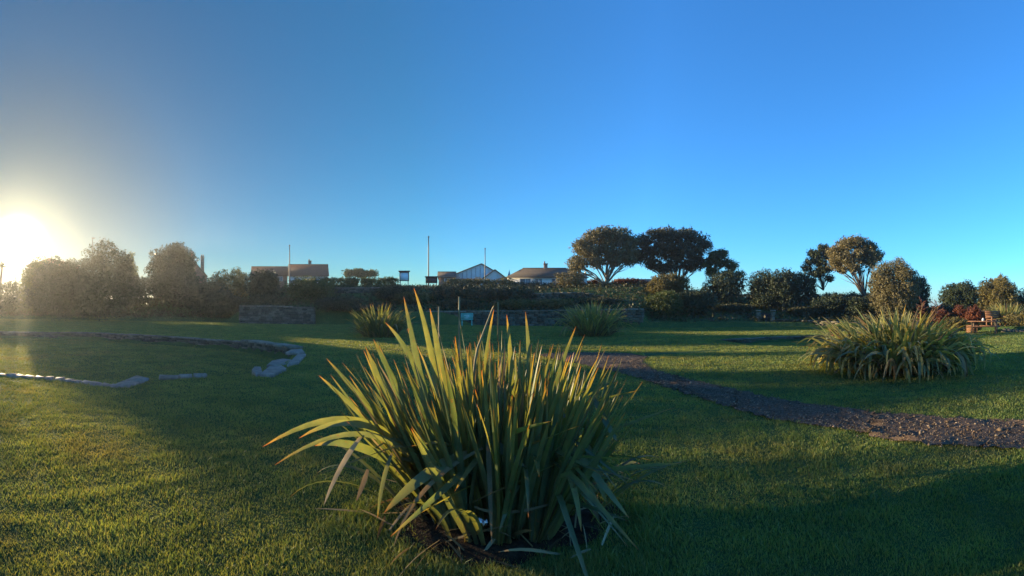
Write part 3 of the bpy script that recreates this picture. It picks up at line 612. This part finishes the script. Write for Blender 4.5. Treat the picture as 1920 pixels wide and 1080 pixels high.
hedge('clipped flat topped hedge below the distant flat crowned trees', 606, 745, 521, 55, 'green', 6500, rough=.05)
hedge('rough hedge with straw tips in front of the gabled white building', 832, 962, 524, 56, 'olive', 5500, rough=.2)
hedge('dark green hedge in front of the hip roofed bungalow', 955, 1070, 531, 54, 'dark', 4500)
hedge('russet hedge under the bronze domed tree', 1046, 1228, 526, 56, 'red', 9000, rough=.35, below=1.6)
hedge('long dark hedge behind the pine and bronze tree', 1525, 1652, 551, 54, 'dark', 6500, rough=.12)
hedge('low dark hedge on the skyline right of the clipped ball bush', 1700, 1800, 576, 40, 'dark', 3500, rough=.08, below=1.5)
shrub('pale orange twiggy shrub before the end of the bungalow', 1040, 1098, 509, 52, 'brown', 1100, lumps=24, q=.25)
RB = 'dark shrubs on the right bank'
shrub('sunlit olive shrub under the broad dark domed tree', 1212, 1296, 514, 45, 'olive', 5500, q=.3, lumps=24)
for lab, a, mt in (
    ('big dark green shrub beside the end of the stone wall', (1205, 1285, 545, 38), 'green'), ('dark shrub below the sunlit olive shrub', (1270, 1345, 540, 39), 'dark'),
    ('tall black green bush under the sparse small tree', (1320, 1402, 509, 44), 'dark'), ('dark conical bush left of the bare pale trunks', (1402, 1462, 508, 43), 'dark'),
    ('low bush left of the stone gateway', (1335, 1415, 572, 41), 'cover'), ('dark mass of bush behind the stone gateway', (1400, 1480, 548, 43), 'dark'),
    ('dark rounded bush under the pine', (1520, 1600, 552, 41), 'dark'), ('shaded bush in front of the bronze tree trunk', (1585, 1650, 556, 40), 'dark'),
    ('low tangled shrub right of the stone gateway', (1475, 1550, 577, 41), 'cover')):
    shrub(lab, *a, mt, 3800, group=RB)
shrub('dark tree with a thin grey trunk right of the conical bush', 1442, 1500, 504, 42, 'dark', 4500, 'tree', 'tree', None, stems=(1469,), lumps=20)
shrub('dark tree on pale forked stems beside the pine', 1476, 1532, 508, 43, 'dark', 3800, 'tree', 'tree', None, stems=(1489, 1496), lumps=20)
shrub('large bronze ball shaped bush lit by the sun', 1628, 1728, 489, 36, 'brown', 15000, lumps=34, q=.3, leaf=.055)
shrub('dark rounded bush tucked behind the right side of the bronze ball bush', 1690, 1746, 518, 38, 'dark', 5000, q=.34)
shrub('dark spreading tree left of the sunlit yellow green tree', 1760, 1838, 529, 44, 'dark', 6500, 'tree', 'tree', None, stems=(1792,), lumps=24, q=.34)
shrub('sunlit yellow green tree behind the wooden benches', 1828, 1912, 521, 38, 'olive', 9000, 'tree', 'tree', None, stems=(1862, 1872), lumps=28, q=.32)
shrub('dark tree at the far right edge', 1892, 1990, 540, 42, 'dark', 5500, 'tree', 'tree', None, stems=(1940,), lumps=20)
RS = 'russet shrubs near the benches'
shrub('upright russet shrub left of the wooden benches', 1788, 1812, 572, 31.5, 'red', 1800, group=RS, leaf=.05, lumps=18)
shrub('broad russet shrub just behind the left bench', 1810, 1840, 575, 31, 'red', 2200, group=RS, leaf=.05, lumps=18)
shrub('straw coloured grassy tuft between the russet shrub and the benches', 1834, 1862, 583, 32, 'straw', 1700, leaf=.05, lumps=18)
shrub('low russet shrub beside the drooping flax', 1752, 1782, 580, 31, 'red', 1500, group=RS, leaf=.05, lumps=16)
shrub('low green shrub in front of the russet shrubs', 1765, 1815, 597, 30, 'olive', 1700, leaf=.05)
shrub('bushy green plant right of the wooden benches', 1880, 1950, 588, 30.5, 'olive', 3200, leaf=.055)
# distant flat crowned trees behind the clipped hedge
for lab, bx, cl in (('distant flat crowned tree, left of two beyond the clipped hedge', 664, [(655, 511, 10, 5), (668, 508, 10, 4), (678, 513, 9, 4)]), ('distant flat crowned tree, right of two beyond the clipped hedge', 690, [(684, 512, 9, 4), (695, 511, 9, 4), (640, 516, 3, 3)][:2])):
    tree(lab, bx, 110, cl, 'green', 1600, .2, 2, .2, group='distant trees')
# small palm-like tree in the glare
def cordyline():
    aim(4); X, D = (4 - PXC) / F * 66, 66; zb = hz(X, D); zt = P(4, 500, D)[2]; root = thing('palm_tree', 'small spiky headed palm at the left edge in the sun glare', 'palm tree', (X, D, zb))
    t = MB(); t.tube(resample([(X - .4, D, zb - .1), (X - .3, D, (zb + zt) / 2), (X, D, zt)], 8), np.linspace(.2, .13, 8)); t.build('trunk', M['bark'], root, (X, D, zb), True); m = MB()
    for _ in range(90):
        flax_leaf(m, np.array([X, D, zt]), rng.uniform(0, 6.3), rng.uniform(.1, 1.9), rng.uniform(.9, 1.6), .07, rng.uniform(.1, .9), rng.normal(0, .6), seg=6)
    m.build('crown', M['green'], root, (X, D, zb), True, True); aim()
cordyline()
# low tangled cover over the bank soil
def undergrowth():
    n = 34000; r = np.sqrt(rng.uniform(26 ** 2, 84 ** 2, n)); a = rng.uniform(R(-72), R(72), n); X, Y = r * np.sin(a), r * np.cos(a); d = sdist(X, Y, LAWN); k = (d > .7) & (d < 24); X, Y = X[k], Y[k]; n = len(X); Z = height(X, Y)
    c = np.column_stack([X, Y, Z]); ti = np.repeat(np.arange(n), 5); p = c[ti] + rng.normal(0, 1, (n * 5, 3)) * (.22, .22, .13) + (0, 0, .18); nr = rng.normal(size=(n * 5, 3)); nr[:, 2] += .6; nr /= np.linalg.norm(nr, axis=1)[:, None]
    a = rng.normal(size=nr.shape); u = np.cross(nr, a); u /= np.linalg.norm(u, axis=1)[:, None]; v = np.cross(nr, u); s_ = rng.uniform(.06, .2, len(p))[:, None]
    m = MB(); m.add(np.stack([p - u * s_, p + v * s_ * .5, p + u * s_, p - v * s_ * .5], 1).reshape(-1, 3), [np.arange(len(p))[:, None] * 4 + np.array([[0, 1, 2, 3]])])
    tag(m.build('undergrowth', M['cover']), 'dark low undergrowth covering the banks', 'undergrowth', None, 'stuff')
undergrowth()
# ------------------------------------------------------------------ garden walls on the bank
def wl(pts, D0): return [polar(x, D) for x, D in pts]
stone_wall('garden_wall', 'tall grey stone wall at left, behind the sunken lawn', wl([(450, 43.2), (520, 42), (590, 41)], 0), -.05, [1.72, 1.7, 1.5], .45, .5, .2, .12)
stone_wall('garden_wall', 'long shaded stone wall across the middle behind the flax clumps', wl([(800, 40), (905, 39.2), (1010, 38), (1130, 36.2), (1206, 35.1)], 0), -.05, [1.2, 1.25, 1.3, 1.4, 1.46], .45, .5, .2, .12)
stone_wall('garden_wall', 'upper terrace stone wall stepping up the bank under the russet hedge', wl([(965, 46), (1040, 45), (1095, 44.5), (1135, 44)], 0), 1.6, [2.85, 3.0, 3.0, 2.6], .45, .5, .18, .1)
stone_wall('garden_wall', 'pale upper stone wall below the clipped hedge', wl([(628, 51), (700, 50.5), (742, 50)], 0), 2.2, [3.75, 3.75, 3.7], .45, .5, .2, .1)
stone_wall('garden_wall', 'low rough stone edging below the big dark green shrub', wl([(1212, 35.6), (1300, 36), (1400, 36.6)], 0), -.05, [.42, .36, .4], .4, .5, .17, .08)
stone_wall('garden_wall', 'low rockery wall right of the stone gateway', wl([(1456, 37), (1510, 37), (1560, 36.4), (1640, 35)], 0), -.05, [.6, .5, .42, .35], .5, .55, .18, .1, capmat='stone')
def gateway():
    aim(1436); X, D = 0.0, 37.0; z = 0; root = thing('stone_gateway', 'stone gateway with a dark spiked gate between two posts', 'gateway', (X, D, z)); o = (X, D, z)
    for sx in (-.6, .58):
        p = MB()
        for k in range(6): p.box((X + sx + rng.uniform(-.02, .02), D, .1 + k * .19), (.36 + rng.uniform(-.05, .05), .36, .18), 0, .015)
        p.box((X + sx, D, 1.27), (.46, .46, .12), 0, .015); p.build('post', M['cap'], root, o)
    g = MB(); g.box((X, D, .12), (.82, .05, .07)); g.box((X, D, .95), (.82, .05, .07))
    for k in range(9): g.box((X - .38 + k * .095, D, .58), (.045, .03, 1.05 + .03 * (k % 2)))
    g.box((X, D + .03, .5), (.8, .02, .8)); g.build('gate', M['darkmetal'], root, o); aim()
gateway()
# ------------------------------------------------------------------ houses
def quadroof(m, a, b, c, d): m.add([a, b, c, d], [(0, 1, 2, 3)])
def slabroof(m, corners, th=.14):
    c = np.array(corners, float); n = np.cross(c[1] - c[0], c[2] - c[0]); n /= np.linalg.norm(n); n *= np.sign(n[2]) or 1
    m.add(np.concatenate([c, c - n * th]), [(0, 1, 2, 3), (7, 6, 5, 4), (0, 4, 5, 1), (1, 5, 6, 2), (2, 6, 7, 3), (3, 7, 4, 0)])
def chimney(root, o, x, y, z, w_=.7, h=1.4, pots=2, parent=None, deep=2.6):
    m = MB(); m.box((x, y, z + (h - .3 - deep) / 2 - .02), (w_, .6, h - .3 + deep)); m.box((x, y, z + h - .25), (w_ + .16, .76, .14))
    for k in range(pots): m.tube([(x - w_ * .25 + k * w_ * .5 * (pots > 1), y, z + h - .2), (x - w_ * .25 + k * w_ * .5 * (pots > 1), y, z + h + .25)], .12, 8)
    m.build('chimney', M['brick'], parent or root, o)
def window(root, o, x, y, z, w_, h, bars=1):
    f = MB(); f.box((x, y - .03, z + h / 2 - .04), (w_, .08, .08)); f.box((x, y - .03, z - h / 2 + .04), (w_, .08, .08))
    for k in range(bars + 2): f.box((x - w_ / 2 + .04 + k * (w_ - .08) / (bars + 1), y - .033, z), (.08, .08, h - .15))
    wf = f.build('window', M['white'], root, o); g = MB(); g.box((x, y - .005, z), (w_ - .1, .02, h - .1)); g.build('pane', M['glass'], wf, o)
def ridge_house(label, px0, px1, yr, ye, D, depth, roof, wall, chims=(), wins=(), over=.35, name='house', pxr=None):
    """ridge runs left to right; row yr is the ridge, ye the front eave"""
    aim((px0 + px1) / 2); X0, X1 = (px0 - PXC) / F * D, (px1 - PXC) / F * D; ze = CAM + (HZ - ye) / F * D; zr = CAM + (HZ - yr) / F * (D + depth / 2)
    Xm = (X0 + X1) / 2; zb = hz(Xm, D + depth / 2) - .3; o = (Xm, D + depth / 2, zb); root = thing(name, label, 'house', o); yc = D + depth / 2
    m = MB(); m.box((Xm, yc, (zb + ze) / 2), (X1 - X0 - .5, depth - .5, ze - zb - .08))
    for xx in (X0 + .25, X1 - .25): m.add([(xx, D + .3, ze - .05), (xx, D + depth - .3, ze - .05), (xx, yc, zr - .2)], [(0, 1, 2)])
    m.build('wall', M[wall], root, o)
    r_ = MB(); rx0, rx1 = (X0, X1) if pxr is None else tuple((q - PXC) / F * (D + depth / 2) for q in pxr)
    slabroof(r_, [(X0, D - over, ze - .05), (X1, D - over, ze - .05), (rx1, yc, zr), (rx0, yc, zr)]); slabroof(r_, [(X1, D + depth + over, ze - .05), (X0, D + depth + over, ze - .05), (rx0, yc, zr), (rx1, yc, zr)])
    if pxr is not None:
        for xa, xb in ((X0, rx0), (X1, rx1)): r_.add([(xa, D - over, ze - .05), (xa, D + depth + over, ze - .05), (xb, yc, zr)], [(0, 1, 2)])
    r_.tube([(rx0, yc, zr + .02), (rx1, yc, zr + .02)], .1, 6)
    rr = r_.build('roof', M[roof], root, o)
    for cx in chims: chimney(root, o, (cx - PXC) / F * yc, yc + .1, zr, .75, 1.1, 1, rr)
    for wx, ww in wins: window(root, o, (wx - PXC) / F * D, D + .25, ze - .85, ww, 1.1, 1)
    aim(); return root
def gable_house(label, pxa, px0, px1, ya, ye, D, depth, roof, wall, over=.3, name='house', chims=(), truss=None):
    """gable end faces the camera: apex at column pxa, eaves at px0 and px1"""
    aim((px0 + px1) / 2); Xa, X0, X1 = ((q - PXC) / F * D for q in (pxa, px0, px1)); za, ze = CAM + (HZ - ya) / F * D, CAM + (HZ - ye) / F * D; zb = hz(Xa, D + depth / 2) - .3
    o = (Xa, D + depth / 2, zb); root = thing(name, label, 'house', o); m = MB(); a, b = X0 + .15, X1 - .15
    fr = [(a, D, zb), (b, D, zb), (b, D, ze - .1), (Xa, D, za - .16), (a, D, ze - .1)]; bk = [(x, D + depth, z) for x, _, z in fr]
    m.add(fr + bk, [(0, 1, 2, 3, 4)[::-1], (5, 6, 7, 8, 9), (0, 5, 9, 4), (1, 2, 7, 6)]); m.build('wall', M[wall], root, o)
    r_ = MB()
    for xe in (X0, X1): slabroof(r_, [(xe, D - over, ze), (Xa, D - over, za), (Xa, D + depth, za), (xe, D + depth, ze)], .16)
    rr = r_.build('roof', M[roof], root, o); bb = MB()
    for xe in (X0, X1): bb.tube([(xe, D - over - .06, ze - .08), (Xa, D - over - .06, za - .08)], .11, 4)
    bb.build('bargeboard', M['woodgrey'], rr, o)
    for cx, ch in chims: chimney(root, o, (cx - PXC) / F * D, D + depth * .4, CAM + (HZ - ch) / F * D - .9, .7, 1.3, 2, rr)
    aim(); return root, o, (Xa, X0, X1, za, ze, zb)
gable_house('house with a shallow pale roof between the low bush and the large rounded bush', 92, 52, 150, 484, 498, 92, 9, 'roofgrey', 'brick')
gable_house('steep roofed house with two chimneys beside the knobbly bush', 338, 286, 389, 461, 518, 90, 8, 'roofgrey', 'brick', chims=((361, 474), (381, 480)))
ridge_house('lower brown roofed house, left part behind the dark mound of bush', 470, 541, 500, 516, 108, 8, 'rooftile', 'brick', (), ((500, 1.4), (525, 1.4)))
ridge_house('brown roofed house with a chimney beside the slim pole', 539, 617, 496, 517, 104, 9, 'rooftile', 'render', (581,), ((556, 1.4), (590, 1.6)))
r_, o_, (Xa, X0, X1, za, ze, zb) = gable_house('white gabled building with a glazed front, left of the bungalow', 903, 834, 950, 494, 521, 90, 12, 'cladding', 'cladding', name='building')
aim((834 + 950) / 2); mf = MB(); D_ = 89.93
for k in range(1, 14):
    x = X0 + (X1 - X0) * k / 14; top = ze + (za - ze) * (1 - abs(x - Xa) / ((Xa - X0) if x < Xa else (X1 - Xa))) - .35; mf.box((x, D_, (zb + top) / 2 + .4), (.055, .06, max(.3, top - zb - .8)))
mf.box(((X0 + X1) / 2, D_ - .02, ze - .25), (X1 - X0 - .6, .06, .2)); mf.build('glazing_bars', M['pole'], r_, o_); aim()
gable_house('small white gable in front of the right side of the glazed building', 928, 903, 952, 505, 523, 86, 6, 'cladding', 'render', .25)
ridge_house('brick outbuilding with a dark roof left of the gabled building', 820, 856, 510, 519, 87, 6, 'roofgrey', 'brick', (), ((838, 1.0),))
ridge_house('hip roofed white bungalow beside the bronze domed tree', 948, 1104, 503, 519, 82, 10, 'roofhip', 'render', (1023,), ((985, 2.0), (1010, 1.4), (1045, 2.2), (1075, 1.4)), pxr=(980, 1062))
ridge_house('distant low house seen under the bronze domed tree', 1150, 1222, 524, 532, 100, 9, 'roofgrey', 'render')
# ------------------------------------------------------------------ poles, boards, sign
def pole(label, x, y, D, r=.075, lamp=False):
    aim(x); X = 0.0; zt = CAM + (HZ - y) / F * D; zb = hz(X, D); root = thing('pole', label, 'pole', (X, D, zb), 'slim poles on the skyline'); o = (X, D, zb)
    m = MB(); m.tube(np.linspace((X, D, zb - .2), (X, D, zt), 6), np.linspace(r * 1.25, r * .8, 6), 10); m.build('shaft', M['pole'], root, o, True)
    c = MB(); c.tube([(X, D, zt), (X, D, zt + .1), (X, D, zt + .18)], [r * 1.5, r * 1.6, .02], 8)
    if lamp: c.box((X + .18, D, zt + .05), (.5, .22, .12))
    c.build('lamp_head' if lamp else 'finial', M['pole'], root, o); aim()
pole('slim pole with a small lamp head rising behind the large rounded bush', 173.5, 447, 74, .08, True)
pole('slim pale pole in front of the brown roofed house', 543, 461, 70, .085)
pole('tallest slim pole, above the dark board', 803.5, 445, 62, .085)
pole('slim pole before the apex of the gabled white building', 909.5, 467, 70, .075)
pole('slim pole lost in the sun glare', 30, 474, 80, .08)
def board(label, x0, x1, y0, y1, D, face, frame, legs=1.2, roof=True, name='notice_board', cat='notice board', textbars=0):
    aim((x0 + x1) / 2); X0, X1 = (x0 - PXC) / F * D, (x1 - PXC) / F * D; zt, z1 = CAM + (HZ - y0) / F * D, CAM + (HZ - y1) / F * D; Xm = (X0 + X1) / 2; zb = min(hz(Xm, D), z1 - legs); o = (Xm, D, zb); root = thing(name, label, cat, o); W, H = X1 - X0, zt - z1
    p = MB(); p.box((Xm, D, (zt + z1) / 2), (W - .1, .04, H - .1)); pn_ = p.build('panel', M[face], root, o)
    f = MB()
    f.box((Xm, D, zt - .04), (W, .09, .08)); f.box((Xm, D, z1 + .04), (W, .09, .08))
    for xx in (X0 + .04, X1 - .04): f.box((xx, D, (zt + z1) / 2), (.08, .085, H - .16))
    if roof: f.box((Xm, D, zt + .07), (W + .2, .3, .14))
    f.build('frame', M[frame], root, o)
    for xx in (X0 + .1, X1 - .1): l = MB(); l.box((xx, D + .03, (zb + z1) / 2 - .05), (.08, .08, z1 - zb + .1 - .02)); l.build('post', M[frame], root, o)
    aim(); return root, pn_, o, Xm, zt, z1
board('white notice board in a dark roofed frame on the bank top', 749, 767, 510, 527, 49, 'paper', 'darkmetal')
board('dark board on short posts at the foot of the tallest pole', 798, 820, 520, 531, 58, 'darkmetal', 'darkmetal')
r_, pn_, o_, Xm, zt, z1 = board('small green sign on posts in front of the middle wall', 864, 887, 587, 600, 37.2, 'signgreen', 'signgreen', 1.0, False, 'sign', 'sign')
aim(875.5); k = MB()
for dx, dz, l in ((-.02, .1, .42), (.05, -.02, .3), (-.05, -.12, .36)): k.box((Xm + dx, 37.2 - .026, (zt + z1) / 2 + dz), (l, .006, .035))
k.build('lettering', M['paper'], pn_, o_); aim()
# ------------------------------------------------------------------ benches at right
def picnic(label, X, Y, rz):
    root = thing('picnic_table', label, 'picnic table', (X, Y, hz(X, Y)), None, rz)
    for nm, ys, z, n in (('table_top', 0, .74, 6), ('bench_seat', -.68, .45, 2), ('bench_seat', .68, .45, 2)):
        m = MB()
        for k in range(n): m.box((0, ys + (k - (n - 1) / 2) * .125, z), (1.95, .115, .045))
        m.build(nm, M['wood'], root)
    for sx in (-.7, .7):
        m = MB()
        for sy in (-1, 1): m.tube([(sx, sy * .75, .0), (sx, sy * .25, .71)], .05, 4)
        m.box((sx + .06, 0, .40), (.05, 1.5, .09)); m.box((sx - .06, 0, .69), (.05, .7, .07)); m.build('leg_frame', M['woodgrey'], root)
    return root
def bench(label, X, Y, rz):
    root = thing('park_bench', label, 'bench', (X, Y, hz(X, Y)), None, rz)
    m = MB(); [m.box((0, -.2 + k * .12, .45), (1.5, .105, .04)) for k in range(4)]; m.build('seat', M['wood'], root)
    m = MB(); [m.box((0, .26 + k * .02, .58 + k * .125), (1.5, .035, .11)) for k in range(4)]; m.build('backrest', M['wood'], root)
    for sx in (-.68, .68):
        for y0, h in ((-.22, .62), (.24, .42)): m = MB(); m.box((sx, y0, h / 2), (.07, .07, h)); m.build('leg', M['wood'], root)
        m = MB(); m.box((sx, 0, .645), (.08, .56, .045)); m.build('armrest', M['wood'], root)
    return root
bx, by = G(1846, 625); picnic('brown wooden picnic table on the lawn edge at far right', bx, by, R(-60 - 6))
bx2, by2 = G(1868, 620); bench('slatted wooden bench with a backrest behind the picnic table', bx2, by2, R(-61 + 48))
bx3, by3 = G(1822, 623.5)
root = thing('planter', 'square timber planter at the left end of the picnic table', 'planter', (bx3, by3, 0), None, R(-58)); m = MB()
for k in range(3):
    for a in range(4): ca, sa = math.cos(a * math.pi / 2), math.sin(a * math.pi / 2); m.box((.33 * ca, .33 * sa, .08 + k * .15), (.62 if a % 2 else .04, .04 if a % 2 else .70, .14))
m.build('planks', M['wood'], root); m = MB(); m.box((0, 0, .40), (.6, .6, .04)); m.build('soil', M['soil'], root)
m = MB(); m.tube([(0, 0, 0), (0, 0, .09), (0, 0, .13), (0, 0, .17)], [.07, .075, .05, .035], 12); cz = (bx - .1, by + .05, .765 + hz(bx, by)); o_ = m.build('jug', M['paper'], None, (0, 0, 0), True); o_.location = cz
tag(o_, 'small white jug standing on the picnic table', 'jug')
# rocks edging the bed, each its own
for k, x in enumerate(np.linspace(1884, 1945, 9)):
    m = MB(); gx0, gy0 = G(x, 622.5); s_ = rng.uniform(.14, .24); pr = np.array([(0, 0, -.05), (0, 0, .4 * s_), (0, 0, s_)]); m.tube(pr, [s_ * 1.1, s_, s_ * .45], 7); v = m.v[0]; v += rng.normal(0, s_ * .1, v.shape)
    tag(m.build('rock', M['stone'], None, (0, 0, 0)), 'rough grey edging rock in the row right of the benches', 'rock', 'edging rocks right of the benches').location = (gx0, gy0, 0)
# ------------------------------------------------------------------ birds
def bird(label, x, y, D, s=1):
    m = MB(); m.tube(np.array([(0, -.22, 0), (0, -.12, .01), (0, 0, .0), (0, .14, .01), (0, .24, .0)]) * s, np.array([.012, .045, .06, .035, .01]) * s, 8)
    for sg in (-1, 1):
        w_ = np.array([(0, -.07, .03), (0, .07, .03), (.24 * sg, -.06, .13), (.24 * sg, .05, .13), (.5 * sg, .06, .08)]) * s; m.add(np.concatenate([w_, w_ - (0, 0, .012)]), [(0, 1, 3, 2), (2, 3, 4), (5, 7, 8, 6), (7, 9, 8)])
    o = m.build('bird', M['bird'], None, (0, 0, 0)); o.location = P(x, y, D); o.rotation_euler = (0, R(8), R(35)); tag(o, label, 'bird', 'birds high on the left')
bird('tiny dark bird high over the steep roofed house, upper of two', 389.5, 377, 80, .45); bird('tiny dark bird, lower and right of the other bird', 413, 380.5, 90, .42)
# ------------------------------------------------------------------ haze added for sun glare
if HAZE:  # thin added volume stands in for the veiling glare of the lens
    m = MB(); m.box((0, 0, 7.3), (2600, 2600, 17.6)); 
    def hb(t, o):
        v = nd(t, 'ShaderNodeVolumePrincipled'); v.inputs['Color'].default_value = (.93, .95, .97, 1); v.inputs['Density'].default_value = HAZE; v.inputs['Anisotropy'].default_value = .7; t.links.new(v.outputs[0], o.inputs['Volume'])
    tag(m.build('haze', mat('glare_haze', hb)), 'thin haze added over the garden for the veil of sun glare', 'haze', None, 'stuff')
